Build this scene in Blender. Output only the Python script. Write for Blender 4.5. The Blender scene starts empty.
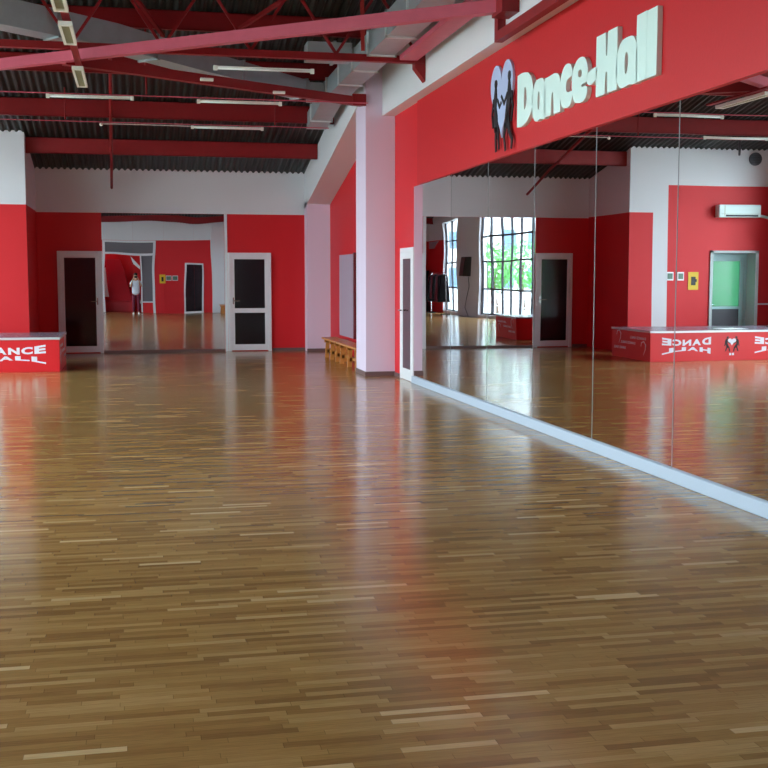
import bpy, bmesh, math, random
from mathutils import Vector, Matrix
random.seed(7)
S = bpy.context.scene
COL = S.collection
PI = math.pi

# ---------------------------------------------------------------- camera
cd = bpy.data.cameras.new('camera'); cam = bpy.data.objects.new('camera', cd); COL.objects.link(cam)
F = 1150.0
pitch = math.atan(107 / F); yaw = math.atan(248 * math.cos(pitch) / F)
cam.location = (0, 0, 1.6)
cam.rotation_euler = (PI / 2 - pitch, 0, -yaw)
cd.sensor_width = 36; cd.lens = F / 768 * 36; cd.clip_start = 0.02; cd.clip_end = 300
S.camera = cam

# ---------------------------------------------------------------- exposure, sky, daylight
S.view_settings.view_transform = 'Standard'; S.view_settings.look = 'None'
S.view_settings.gamma = 1; S.view_settings.exposure = 1.04; S.view_settings.use_curve_mapping = False
SKY_STRENGTH = 7.0
w = bpy.data.worlds.new('overcast_sky'); S.world = w; w.use_nodes = True
nt = w.node_tree; nt.nodes.clear()
wo = nt.nodes.new('ShaderNodeOutputWorld'); bg = nt.nodes.new('ShaderNodeBackground')
tc = nt.nodes.new('ShaderNodeTexCoord'); sx = nt.nodes.new('ShaderNodeSeparateXYZ'); cr = nt.nodes.new('ShaderNodeValToRGB')
cr.color_ramp.elements[0].position = 0.0; cr.color_ramp.elements[0].color = (.80, .93, 1.0, 1)
cr.color_ramp.elements[1].position = 0.7; cr.color_ramp.elements[1].color = (.72, .88, 1.0, 1)
nt.links.new(tc.outputs['Generated'], sx.inputs[0]); nt.links.new(sx.outputs['Z'], cr.inputs[0])
nt.links.new(cr.outputs[0], bg.inputs[0]); bg.inputs[1].default_value = SKY_STRENGTH
nt.links.new(bg.outputs[0], wo.inputs[0])

WINDOWS = [(-0.4, 2.3), (5.5, 12.6), (14.0, 17.6), (18.6, 21.9)]     # openings of the left wall, along y
WZ0, WZ1 = 0.12, 4.25
for (y0, y1) in WINDOWS:                                              # portals: they only guide sampling of the sky
    ld = bpy.data.lights.new('sky_portal', 'AREA'); ld.shape = 'RECTANGLE'; ld.size = WZ1 - WZ0; ld.size_y = y1 - y0
    ld.cycles.is_portal = True
    lo = bpy.data.objects.new('sky_portal', ld); COL.objects.link(lo)
    lo.location = (-5.62, (y0 + y1) / 2, (WZ0 + WZ1) / 2); lo.rotation_euler = (0, -PI / 2, 0)

# ---------------------------------------------------------------- materials
def rgb(r, g, b):
    f = lambda c: (c / 255 / 12.92) if c / 255 <= .04045 else ((c / 255 + .055) / 1.055) ** 2.4
    return (f(r), f(g), f(b), 1)
def mat(name, col, rough=.6, metal=0, bump=0, bscale=60, var=0, coat=0, spec=.5):
    m = bpy.data.materials.new(name); m.use_nodes = True; t = m.node_tree; b = t.nodes['Principled BSDF']
    b.inputs['Base Color'].default_value = col; b.inputs['Roughness'].default_value = rough
    b.inputs['Metallic'].default_value = metal; b.inputs['Coat Weight'].default_value = coat
    b.inputs['Specular IOR Level'].default_value = spec
    if bump or var:
        g = t.nodes.new('ShaderNodeNewGeometry'); n = t.nodes.new('ShaderNodeTexNoise'); n.inputs['Scale'].default_value = bscale; n.inputs['Detail'].default_value = 4
        t.links.new(g.outputs['Position'], n.inputs['Vector'])
        if bump:
            bp = t.nodes.new('ShaderNodeBump'); bp.inputs['Strength'].default_value = bump; bp.inputs['Distance'].default_value = .01
            t.links.new(n.outputs[0], bp.inputs['Height']); t.links.new(bp.outputs[0], b.inputs['Normal'])
        if var:
            mx = t.nodes.new('ShaderNodeMix'); mx.data_type = 'RGBA'
            mx.inputs[6].default_value = tuple(c * (1 - var) for c in col[:3]) + (1,); mx.inputs[7].default_value = tuple(min(1, c * (1 + var)) for c in col[:3]) + (1,)
            t.links.new(n.outputs[0], mx.inputs[0]); t.links.new(mx.outputs[2], b.inputs['Base Color'])
    return m
RED = rgb(218, 18, 30); WHITE = rgb(226, 222, 226)
M = {}
M['red'] = mat('red_wall_paint', RED, .5, bump=.15, bscale=40, var=.06)
M['white'] = mat('white_wall_paint', WHITE, .65, bump=.15, bscale=40, var=.02)
M['steel'] = mat('dark_red_steel', rgb(140, 5, 14), .5, var=.15, bscale=8)
M['steel_pale'] = mat('faded_red_steel', rgb(200, 80, 100), .4, var=.1, bscale=8)
M['duct'] = mat('galvanised_sheet', rgb(168, 175, 180), .42, .4, var=.14, bscale=6)
M['flange'] = mat('bright_zinc_flange', rgb(225, 228, 228), .4, .2)
M['reveal'] = mat('grey_reveal_paint', rgb(196, 204, 204), .6)
M['lilac'] = mat('lilac_white_pillar_paint', rgb(230, 208, 228), .6, bump=.12, bscale=40)
M['joint'] = mat('mirror_joint_grey', rgb(150, 150, 154), .4)
M['fascia'] = mat('deep_red_board_paint', rgb(204, 14, 24), .5, bump=.1, bscale=40, var=.05)
M['roof'] = mat('corrugated_sheet', rgb(54, 57, 56), .5, .3, var=.2, bscale=3)
M['pvc'] = mat('white_pvc', rgb(232, 230, 234), .3)
M['blackglass'] = mat('black_door_glass', rgb(14, 14, 20), .12)
M['black'] = mat('black_plastic', rgb(16, 18, 22), .4)
M['chrome'] = mat('brushed_steel', rgb(210, 210, 212), .25, 1)
M['lampwhite'] = mat('lamp_housing_white', rgb(238, 236, 226), .4)
M['tube'] = mat('fluorescent_tube_glass', rgb(245, 245, 240), .15)
M['louvre'] = mat('lamp_louvre', rgb(176, 170, 140), .35, .2)
M['skirt'] = mat('brown_skirting', rgb(112, 84, 84), .5)
M['ledge'] = mat('white_ledge_paint', rgb(178, 186, 202), .55, bump=.2, bscale=30)
M['wood'] = mat('varnished_pine', rgb(206, 132, 66), .35, var=.25, bscale=9)
M['boxred'] = mat('red_laminate', rgb(232, 34, 42), .35)
M['alu'] = mat('aluminium_edge', rgb(226, 220, 224), .35, .4)
M['boxtop'] = mat('grey_laminate_top', rgb(130, 118, 132), .25)
M['text'] = mat('white_vinyl_lettering', rgb(246, 238, 250), .5)
M['letter'] = mat('white_foam_letters', rgb(226, 246, 240), .5)
M['heart'] = mat('pale_blue_heart', rgb(186, 196, 232), .5)
M['figure'] = mat('black_silhouette', rgb(24, 10, 20), .5)
M['greypanel'] = mat('grey_mauve_board', rgb(176, 160, 178), .35)
M['frame'] = mat('dark_window_frame', rgb(40, 34, 44), .5)
M['yellow'] = mat('yellow_sign', rgb(232, 190, 40), .5)
M['greensign'] = mat('green_grey_sign', rgb(96, 122, 104), .5)
M['acwhite'] = mat('air_conditioner_plastic', rgb(214, 232, 230), .4)
M['mint'] = mat('mint_door_paint', rgb(196, 232, 234), .4)
M['darkpanel'] = mat('dark_grey_panel', rgb(70, 66, 74), .4)
M['foliage'] = mat('green_foliage', rgb(96, 176, 92), .7, var=.4, bscale=4)
M['bark'] = mat('grey_bark', rgb(96, 82, 66), .9, bump=.5, bscale=20)
M['facade'] = mat('pale_facade', rgb(206, 208, 206), .8, var=.05, bscale=1)
M['fwin'] = mat('facade_window_glass', rgb(90, 120, 140), .2)
M['paving'] = mat('grey_paving', rgb(170, 170, 164), .8, var=.1, bscale=2)
M['rail'] = mat('white_railing_paint', rgb(235, 240, 240), .4)
M['maroon'] = mat('maroon_vinyl', rgb(96, 14, 30), .4)
M['skin'] = mat('skin', rgb(214, 164, 138), .55)
M['shirt'] = mat('pale_grey_shirt', rgb(214, 220, 232), .8)
M['trouser'] = mat('maroon_trousers', rgb(110, 20, 48), .8)
M['hair'] = mat('dark_hair', rgb(40, 28, 24), .6)
M['paper'] = mat('white_paper', rgb(250, 252, 252), .5)
M['cloth'] = mat('black_cloth', rgb(20, 18, 24), .9)
M['mat'] = mat('red_gym_mat', rgb(190, 24, 40), .45)
M['iris'] = mat('dark_iris', rgb(30, 20, 16), .2)
M['lip'] = mat('lip', rgb(170, 92, 86), .5)

def glassmat(name, col, rough=0.0):
    m = bpy.data.materials.new(name); m.use_nodes = True; t = m.node_tree; t.nodes.clear()
    o = t.nodes.new('ShaderNodeOutputMaterial'); tr = t.nodes.new('ShaderNodeBsdfTransparent'); gl = t.nodes.new('ShaderNodeBsdfGlossy')
    mx = t.nodes.new('ShaderNodeMixShader'); lw_ = t.nodes.new('ShaderNodeLayerWeight'); fr = t.nodes.new('ShaderNodeMath'); fr.operation = 'POWER'; fr.inputs[1].default_value = 5
    t.links.new(lw_.outputs['Facing'], fr.inputs[0])      # the same curve from either side of the pane
    tr.inputs[0].default_value = col; gl.inputs['Roughness'].default_value = .02
    t.links.new(fr.outputs[0], mx.inputs[0]); t.links.new(tr.outputs[0], mx.inputs[1]); t.links.new(gl.outputs[0], mx.inputs[2]); t.links.new(mx.outputs[0], o.inputs[0])
    return m
M['glass'] = glassmat('clear_window_glass', (.93, .97, .96, 1))
def frosted(name, col):
    m = bpy.data.materials.new(name); m.use_nodes = True; t = m.node_tree; t.nodes.clear()
    o = t.nodes.new('ShaderNodeOutputMaterial'); a = t.nodes.new('ShaderNodeBsdfTranslucent'); b = t.nodes.new('ShaderNodeBsdfGlossy'); mx = t.nodes.new('ShaderNodeMixShader')
    a.inputs[0].default_value = col; b.inputs['Roughness'].default_value = .2; mx.inputs[0].default_value = .06
    t.links.new(a.outputs[0], mx.inputs[1]); t.links.new(b.outputs[0], mx.inputs[2]); t.links.new(mx.outputs[0], o.inputs[0])
    return m
M['greenglass'] = frosted('frosted_green_glass', (.11, .26, .17, 1))
M['greyglass'] = mat('grey_obscured_glass', rgb(120, 116, 122), .15)

def mirrormat(name, amp, scale, col=(.86, .86, .88, 1), stretch=(1, 1, 1), rough=0.0):
    m = bpy.data.materials.new(name); m.use_nodes = True; t = m.node_tree; b = t.nodes['Principled BSDF']
    b.inputs['Base Color'].default_value = col; b.inputs['Metallic'].default_value = 1; b.inputs['Roughness'].default_value = rough
    g = t.nodes.new('ShaderNodeNewGeometry'); mp = t.nodes.new('ShaderNodeMapping'); n = t.nodes.new('ShaderNodeTexNoise'); bp = t.nodes.new('ShaderNodeBump')
    mp.inputs['Scale'].default_value = stretch; n.inputs['Scale'].default_value = scale; n.inputs['Detail'].default_value = 0
    bp.inputs['Strength'].default_value = 1; bp.inputs['Distance'].default_value = amp
    t.links.new(g.outputs['Position'], mp.inputs[0]); t.links.new(mp.outputs[0], n.inputs['Vector']); t.links.new(n.outputs[0], bp.inputs['Height']); t.links.new(bp.outputs[0], b.inputs['Normal'])
    return m
M['mirror'] = mirrormat('mirror_glass', .0012, .9, stretch=(1, 1, .6))
M['mirror_far'] = mirrormat('wavy_mirror_glass', .0014, 1.3, col=(.78, .76, .8, 1))

def zone_paint():
    # two paints by place on the far-left block: white strip, low red field, tall red field
    m = bpy.data.materials.new('red_and_white_zone_paint'); m.use_nodes = True; t = m.node_tree; b = t.nodes['Principled BSDF']
    b.inputs['Roughness'].default_value = .55
    g = t.nodes.new('ShaderNodeNewGeometry'); s = t.nodes.new('ShaderNodeSeparateXYZ'); t.links.new(g.outputs['Position'], s.inputs[0])
    def cmp(out, op, v):
        n = t.nodes.new('ShaderNodeMath'); n.operation = op; n.inputs[1].default_value = v; t.links.new(s.outputs[out], n.inputs[0]); return n.outputs[0]
    def comb(a, c, op):
        n = t.nodes.new('ShaderNodeMath'); n.operation = op; n.use_clamp = True; t.links.new(a, n.inputs[0]); t.links.new(c, n.inputs[1]); return n.outputs[0]
    low = comb(cmp('X', 'GREATER_THAN', -2.55), cmp('Z', 'LESS_THAN', 2.96), 'MULTIPLY')
    tall = comb(cmp('X', 'LESS_THAN', -2.87), cmp('Z', 'LESS_THAN', 3.54), 'MULTIPLY')
    f = comb(low, tall, 'ADD')
    mx = t.nodes.new('ShaderNodeMix'); mx.data_type = 'RGBA'; mx.inputs[6].default_value = WHITE; mx.inputs[7].default_value = RED
    t.links.new(f, mx.inputs[0]); t.links.new(mx.outputs[2], b.inputs['Base Color'])
    return m
M['zones'] = zone_paint()
def split_paint(h, lo=RED, hi=WHITE, name='red_below_white_above_paint'):
    m = bpy.data.materials.new(name); m.use_nodes = True; t = m.node_tree; b = t.nodes['Principled BSDF']
    b.inputs['Roughness'].default_value = .55
    g = t.nodes.new('ShaderNodeNewGeometry'); s = t.nodes.new('ShaderNodeSeparateXYZ'); t.links.new(g.outputs['Position'], s.inputs[0])
    n = t.nodes.new('ShaderNodeMath'); n.operation = 'LESS_THAN'; n.inputs[1].default_value = h; t.links.new(s.outputs['Z'], n.inputs[0])
    mx = t.nodes.new('ShaderNodeMix'); mx.data_type = 'RGBA'; mx.inputs[6].default_value = hi; mx.inputs[7].default_value = lo
    t.links.new(n.outputs[0], mx.inputs[0]); t.links.new(mx.outputs[2], b.inputs['Base Color'])
    return m
M['split'] = split_paint(2.94); M['split_back'] = split_paint(3.25, name='red_below_white_above_back_paint')

def floor_mat():
    m = bpy.data.materials.new('strip_parquet'); m.use_nodes = True; t = m.node_tree; b = t.nodes['Principled BSDF']; L = t.links.new
    g = t.nodes.new('ShaderNodeNewGeometry'); s = t.nodes.new('ShaderNodeSeparateXYZ'); L(g.outputs['Position'], s.inputs[0])
    def mth(op, a, bb=None, c=None):
        n = t.nodes.new('ShaderNodeMath'); n.operation = op
        for i, v in enumerate((a, bb, c)):
            if v is None: continue
            if isinstance(v, (int, float)): n.inputs[i].default_value = v
            else: L(v, n.inputs[i])
        return n.outputs[0]
    RW, RL = .042, .34
    yr = mth('DIVIDE', s.outputs['Y'], RW); row = mth('FLOOR', yr)
    wn = t.nodes.new('ShaderNodeTexWhiteNoise'); wn.noise_dimensions = '1D'; L(row, wn.inputs['W'])
    xo = mth('ADD', mth('DIVIDE', s.outputs['X'], RL), mth('MULTIPLY', wn.outputs['Value'], 17.0)); colm = mth('FLOOR', xo)
    cb = t.nodes.new('ShaderNodeCombineXYZ'); L(row, cb.inputs[0]); L(colm, cb.inputs[1])
    w2 = t.nodes.new('ShaderNodeTexWhiteNoise'); w2.noise_dimensions = '2D'; L(cb.outputs[0], w2.inputs['Vector'])
    ramp = t.nodes.new('ShaderNodeValToRGB'); e = ramp.color_ramp.elements
    e[0].position = 0; e[0].color = rgb(142, 103, 58); e[1].position = 1; e[1].color = rgb(222, 186, 136)
    for p, c in ((.3, rgb(162, 120, 68)), (.7, rgb(174, 132, 78)), (.95, rgb(188, 147, 92))):
        q = e.new(p); q.color = c
    L(w2.outputs['Value'], ramp.inputs[0])
    # grain stretched along the strips
    mp = t.nodes.new('ShaderNodeMapping'); mp.inputs['Scale'].default_value = (9, 130, 1); L(g.outputs['Position'], mp.inputs[0])
    gn = t.nodes.new('ShaderNodeTexNoise'); gn.inputs['Scale'].default_value = 1; gn.inputs['Detail'].default_value = 5; L(mp.outputs[0], gn.inputs['Vector'])
    big = t.nodes.new('ShaderNodeTexNoise'); big.inputs['Scale'].default_value = .9; big.inputs['Detail'].default_value = 3; L(g.outputs['Position'], big.inputs['Vector'])
    f = mth('ADD', mth('MULTIPLY', gn.outputs[0], .7), mth('MULTIPLY', big.outputs[0], .35)); f = mth('ADD', f, .48)
    # joints
    fy = mth('FRACT', yr); fx = mth('FRACT', xo)
    jy = mth('LESS_THAN', fy, .025); jx = mth('LESS_THAN', fx, .006)
    j = mth('SUBTRACT', 1.0, mth('MULTIPLY', mth('MAXIMUM', jy, jx), .45))
    f2 = mth('MULTIPLY', f, j)
    mx = t.nodes.new('ShaderNodeMix'); mx.data_type = 'RGBA'; mx.blend_type = 'MULTIPLY'; mx.inputs[0].default_value = 1
    cc = t.nodes.new('ShaderNodeCombineXYZ'); L(f2, cc.inputs[0]); L(f2, cc.inputs[1]); L(f2, cc.inputs[2])
    L(ramp.outputs[0], mx.inputs[6]); L(cc.outputs[0], mx.inputs[7]); L(mx.outputs[2], b.inputs['Base Color'])
    rr = mth('ADD', mth('MULTIPLY', big.outputs[0], .06), .135); L(rr, b.inputs['Roughness'])
    b.inputs['Specular IOR Level'].default_value = .55
    bp = t.nodes.new('ShaderNodeBump'); bp.inputs['Strength'].default_value = .25; bp.inputs['Distance'].default_value = .0003
    hh = mth('ADD', mth('MULTIPLY', w2.outputs['Value'], .6), mth('MULTIPLY', gn.outputs[0], .4)); L(hh, bp.inputs['Height']); L(bp.outputs[0], b.inputs['Normal'])
    return m
M['floor'] = floor_mat()

# ---------------------------------------------------------------- helpers
def tag(o, label=None, cat=None, group=None, kind=None):
    if label: o['label'] = label
    if cat: o['category'] = cat
    if group: o['group'] = group
    if kind: o['kind'] = kind
    return o
def root(name, loc, label=None, cat=None, group=None, kind=None, rz=0):
    o = bpy.data.objects.new(name, None); COL.objects.link(o); o.location = loc; o.rotation_euler = (0, 0, rz); o.empty_display_size = .1
    return tag(o, label, cat, group, kind)
class MB:
    """collects shapes in world coordinates and links them as one mesh object"""
    def __init__(s): s.b = bmesh.new()
    def box(s, x0, x1, y0, y1, z0, z1, bev=0):
        r = bmesh.ops.create_cube(s.b, size=1)
        vs = r['verts']
        for v in vs:
            v.co = Vector(((x0 + x1) / 2 + v.co.x * abs(x1 - x0), (y0 + y1) / 2 + v.co.y * abs(y1 - y0), (z0 + z1) / 2 + v.co.z * abs(z1 - z0)))
        if bev:
            es = list({e for v in vs for e in v.link_edges})
            bmesh.ops.bevel(s.b, geom=es, offset=bev, segments=2, affect='EDGES', profile=.5)
        return s
    def bar(s, p, q, w, h=None, up=(0, 0, 1)):
        h = h or w; p = Vector(p); q = Vector(q); d = (q - p); L = d.length; d.normalize()
        u = Vector(up); sd = d.cross(u)
        if sd.length < 1e-4: sd = d.cross(Vector((1, 0, 0)))
        sd.normalize(); u = sd.cross(d)
        vs = bmesh.ops.create_cube(s.b, size=1)['verts']
        mid = (p + q) / 2
        for v in vs: v.co = mid + d * (v.co.y * L) + sd * (v.co.x * w) + u * (v.co.z * h)
        return s
    def tube(s, pts, r, n=10, cap=True, taper=None):
        pts = [Vector(p) for p in pts]; rings = []
        for i, p in enumerate(pts):
            a = pts[max(0, i - 1)]; c = pts[min(len(pts) - 1, i + 1)]; d = (c - a).normalized()
            u = Vector((0, 0, 1)) if abs(d.z) < .9 else Vector((1, 0, 0))
            sd = d.cross(u).normalized(); u = sd.cross(d)
            rr = r if taper is None else taper[i]
            rings.append([s.b.verts.new(p + sd * math.cos(2 * PI * k / n) * rr + u * math.sin(2 * PI * k / n) * rr) for k in range(n)])
        for a, c in zip(rings, rings[1:]):
            for k in range(n): s.b.faces.new((a[k], a[(k + 1) % n], c[(k + 1) % n], c[k]))
        if cap: s.b.faces.new(rings[0][::-1]); s.b.faces.new(rings[-1])
        return s
    def prism(s, pts, off):
        """closed planar outline extruded by vector off"""
        off = Vector(off); a = [s.b.verts.new(Vector(p)) for p in pts]; c = [s.b.verts.new(Vector(p) + off) for p in pts]
        n = len(pts)
        s.b.faces.new(a[::-1]); s.b.faces.new(c)
        for k in range(n): s.b.faces.new((a[k], a[(k + 1) % n], c[(k + 1) % n], c[k]))
        return s
    def blob(s, c, r, sc=(1, 1, 1), sub=3):
        vs = bmesh.ops.create_icosphere(s.b, subdivisions=sub, radius=r)['verts']
        for v in vs: v.co = Vector(c) + Vector((v.co.x * sc[0], v.co.y * sc[1], v.co.z * sc[2]))
        return s
    def build(s, name, m, parent=None, smooth=False, label=None, bevel=0, local=False, kind=None):
        me = bpy.data.meshes.new(name)
        bmesh.ops.recalc_face_normals(s.b, faces=s.b.faces)
        if parent and not local:
            o = parent; T = Vector((0, 0, 0))
            while o: T += o.location; o = o.parent
            for v in s.b.verts: v.co -= T
        s.b.to_mesh(me); s.b.free()
        me.materials.append(m if not isinstance(m, str) else M[m])
        if smooth:
            for p in me.polygons: p.use_smooth = True
        ob = bpy.data.objects.new(name, me); COL.objects.link(ob)
        if parent: ob.parent = parent
        if bevel:
            bv = ob.modifiers.new('bevel', 'BEVEL'); bv.width = bevel; bv.segments = 2; bv.limit_method = 'ANGLE'
        if label: ob['label'] = label
        if kind: ob['kind'] = kind
        return ob
def struct(name, mb, m, **k):
    o = mb.build(name, m, **k)
    if not k.get('parent'): o['kind'] = 'structure'
    return o
def copy_tree(o, parent=None):
    c = o.copy(); COL.objects.link(c); c.parent = parent
    for ch in list(o.children): copy_tree(ch, c)
    return c

W, D, XL, YB = 4.10, 25.0, -5.3, -3.1
RZ, RS, RY = 3.84, .218, 10.4                     # roof height at the far wall, slope, ridge position
def roof_z(y): return RZ + RS * (D - y) if y >= RY else RZ + RS * (D - RY) - RS * (RY - y)

# ---------------------------------------------------------------- structure
struct('floor', MB().box(XL - .3, W + .3, YB - .3, D + .3, -.1, 0), 'floor')
# far wall
struct('wall_far', MB().box(-2.2, W + .3, D, D + .3, 0, RZ + .02), 'split')
# right wall, its upper white slab, the pillars and the raking beam
struct('wall_right', MB().box(W, W + .3, YB - .3, D, 0, 4.16).box(W, W + .3, 18.3, 22.4, 4.16, roof_z(22.4) - .03).box(W, W + .3, 18.3, 20.4, roof_z(22.4) - .03, roof_z(20.4) - .03), 'red')
def slab(y0, y1, x0, x1, zlo, mtop=-.02):
    ys = [y0, y1] if not (y0 < RY < y1) else [y0, RY, y1]
    pts = [(x0, y, zlo(y)) for y in ys] + [(x0, y, roof_z(y) + mtop) for y in reversed(ys)]
    return MB().prism(pts, (x1 - x0, 0, 0))
struct('trim_1', slab(YB, 18.3, 3.89, W + .3, lambda y: 4.16), 'white')
struct('trim_2', slab(18.3, D, 3.60, W, lambda y: 3.06 + RS * (D - y)), 'white')
struct('pillar', MB().box(3.62, W, 18.25, 19.08, 0, roof_z(19.08) - .02), 'lilac')
struct('pillar', MB().box(3.60, W, 24.6, D, 0, 3.2), 'lilac')
struct('pillar', MB().box(3.38, W, YB, YB + .35, 0, 3.9), 'white')
# far-left block
fl = MB()
fl.box(XL, -4.96, 22.8, 23.25, 0, 4.33); fl.box(-4.96, -3.92, 22.8, 23.25, 2.12, 4.33); fl.box(-3.92, -2.0, 22.8, 23.25, 0, 4.33)
fl.prism([(-2.2, 23.25, 0), (-2.2, D, 0), (-2.2, D, roof_z(D) - .02), (-2.2, 23.25, roof_z(23.25) - .02)], (.2, 0, 0))
struct('wall_far_left', fl, 'zones')
# left wall with its window openings
lw = MB(); ys = [YB - .3] + [v for p in WINDOWS for v in p] + [D]
for a, b in zip(ys[0::2], ys[1::2]):
    if b > 22.8: lw.box(XL - .3, XL, a, 23.25, 0, 4.4)
    else: lw.box(XL - .3, XL, a, b, 0, 4.4)
for (y0, y1) in WINDOWS:
    lw.box(XL - .3, XL, y0, y1, 0, WZ0); lw.box(XL - .3, XL, y0, y1, WZ1, 4.4)
struct('wall_left', lw, 'white')
struct('trim_4', slab(YB - .3, 23.25, XL - .3, XL, lambda y: 4.4 if roof_z(y) > 4.45 else roof_z(y) - .06), 'white')
for i, (y0, y1) in enumerate([(YB, WINDOWS[0][0] - .0), (12.62, 13.98)]):     # red painted stretches of the left wall
    struct('trim_%d' % (5 + i), MB().box(XL, XL + .012, y0, y1 - .01, 0, 3.25), 'red')
# back wall with a glazed opening
bw = MB(); RB = roof_z(YB) + .0
bw.box(XL - .3, -1.45, YB - .3, YB, 0, RB); bw.box(.84, W + .3, YB - .3, YB, 0, RB); bw.box(-1.45, .84, YB - .3, YB, 3.24, RB)
struct('wall_back', bw, 'split_back')
struct('trim_7', MB().box(-1.45, .84, YB, YB + .01, 3.26, RB - .02), 'white')
# small lobby behind the glazing
lb = MB(); lb.box(-2.6, 2.0, YB - 2.6, YB - 2.5, 0, 3.3); lb.box(-2.6, -2.5, YB - 2.5, YB - .3, 0, 2.75); lb.box(1.9, 2.0, YB - 2.5, YB - .3, 0, 3.3)  # left lobby wall stops low: gap added to let in some sky light
lb.box(-2.6, 2.0, YB - 2.6, YB - .3, 3.3, 3.4)  # unseen lobby roof, added to block the sky and dim the lobby
struct('wall_lobby', lb, 'red')
struct('floor_lobby', MB().box(-2.6, 2.0, YB - 2.6, YB - .3, -.1, 0), 'floor')
# roof: corrugated sheet, two slopes
def corrugated():
    b = bmesh.new(); n = 8 * 80; x0, x1 = XL - .35, W + .35; ys = [YB - .5, RY, D + .1]
    rows = []
    for y in ys:
        row = []
        for i in range(n + 1):
            x = x0 + (x1 - x0) * i / n; ph = (x / .122) % 1.0
            h = .045 * (min(1, max(0, abs(ph - .5) * 4 - .5)))
            row.append(b.verts.new((x, y, roof_z(y) + h - .02)))
        rows.append(row)
    for r0, r1 in zip(rows, rows[1:]):
        for i in range(n): b.faces.new((r0[i], r0[i + 1], r1[i + 1], r1[i]))
    m = MB(); m.b.free(); m.b = b; return m
ce = struct('ceiling', corrugated(), 'roof')
so = ce.modifiers.new('thickness', 'SOLIDIFY'); so.thickness = .02; so.offset = 1

# skirtings and ledges
struct('baseboard_right', MB().box(4.06, W, YB + .36, 16.93, 0, .105), 'ledge', bevel=.006)
struct('baseboard_pillar', MB().box(3.605, W, 18.235, 18.25, 0, .07).box(3.605, 3.62, 18.25, 19.08, 0, .07), 'skirt')
struct('baseboard_far', MB().box(2.88, 3.6, D - .015, D, 0, .06).box(3.585, W, 24.585, 24.6, 0, .06).box(-2.0, -1.64, D - .015, D, 0, .06), 'skirt')
struct('baseboard_right_far', MB().box(W - .015, W, 19.09, 24.58, 0, .06).box(W - .015, W, 17.9, 18.23, 0, .06), 'skirt')
struct('trim_8', MB().box(XL + .01, -5.0, 22.785, 22.8, 1.0, 1.03), 'white')

# ---------------------------------------------------------------- doors of the room
def far_door(n, x0, x1, z1, hx, split):
    r = root('door_%d' % n, (x0, D, 0), kind='structure')
    t = .07
    MB().box(x0, x0 + t, D - .07, D, 0, z1).box(x1 - t, x1, D - .07, D, 0, z1).box(x0 + t, x1 - t, D - .07, D, z1 - t, z1).build('door_frame', 'pvc', r, bevel=.006)
    a, b = x0 + t, x1 - t
    lf = MB(); s = .07
    lf.box(a, a + s, D - .055, D - .01, .02, z1 - t).box(b - s, b, D - .055, D - .01, .02, z1 - t).box(a + s, b - s, D - .055, D - .01, .02, .15).box(a + s, b - s, D - .055, D - .01, z1 - t - s, z1 - t)
    if split: lf.box(a + s, b - s, D - .055, D - .01, .83, .93)
    leaf = lf.build('door_leaf', 'pvc', r, bevel=.005)
    if split:
        MB().box(a + s, b - s, D - .04, D - .02, .15, .83).build('glass_pane', 'blackglass', leaf)
        MB().box(a + s, b - s, D - .04, D - .02, .93, z1 - t - s).build('glass_pane', 'blackglass', leaf)
    else:
        MB().box(a + s, b - s, D - .04, D - .02, .15, z1 - t - s).build('glass_pane', 'blackglass', leaf)
    sg = 1 if hx < (a + b) / 2 else -1
    MB().box(hx - .014, hx + .014, D - .065, D - .055, 1.02, 1.16).tube([(hx, D - .06, 1.09), (hx, D - .11, 1.09), (hx + sg * .13, D - .11, 1.09)], .011).build('door_handle', 'chrome', leaf)
    return r
far_door(1, -1.60, -.69, 2.14, -.80, False)
far_door(2, 1.93, 2.86, 2.12, 2.04, True)
def right_door():
    y0, y1, z1 = 16.93, 17.80, 2.05
    r = root('door_3', (W, y0, 0), kind='structure'); t = .07; xf = W - .022
    MB().box(xf, W, y0, y0 + t, 0, z1).box(xf, W, y1 - t, y1, 0, z1).box(xf, W, y0 + t, y1 - t, z1 - t, z1).build('door_frame', 'pvc', r, bevel=.006)
    a, b = y0 + t, y1 - t; s = .1
    leaf = MB().box(xf + .004, W - .002, a, a + s, .004, z1 - t).box(xf + .004, W - .002, b - s, b, .004, z1 - t).box(xf + .004, W - .002, a + s, b - s, .004, .18).box(xf + .004, W - .002, a + s, b - s, z1 - t - s, z1 - t).build('door_leaf', 'pvc', r, bevel=.005)
    MB().box(xf + .010, xf + .018, a + s, b - s, .18, z1 - t - s).build('glass_pane', 'blackglass', leaf)
    MB().tube([(xf, b - .05, 1.08), (xf - .05, b - .05, 1.08), (xf - .05, b - .18, 1.08)], .011).build('door_handle', 'chrome', leaf)
right_door()
def back_door():
    x0, x1, z1 = 2.12, 3.0, 2.2; y = YB
    r = root('door_4', (x0, y, 0), kind='structure'); t = .07
    MB().box(x0, x0 + t, y, y + .06, 0, z1).box(x1 - t, x1, y, y + .06, 0, z1).box(x0 + t, x1 - t, y, y + .06, z1 - t, z1).box(x0 + t, x1 - t, y, y + .06, 0, .08).build('door_frame', 'pvc', r)
    MB().box(x0 + t, x1 - t, y + .01, y + .04, .08, z1 - t).build('glass_pane', 'blackglass', r)
back_door()
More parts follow.
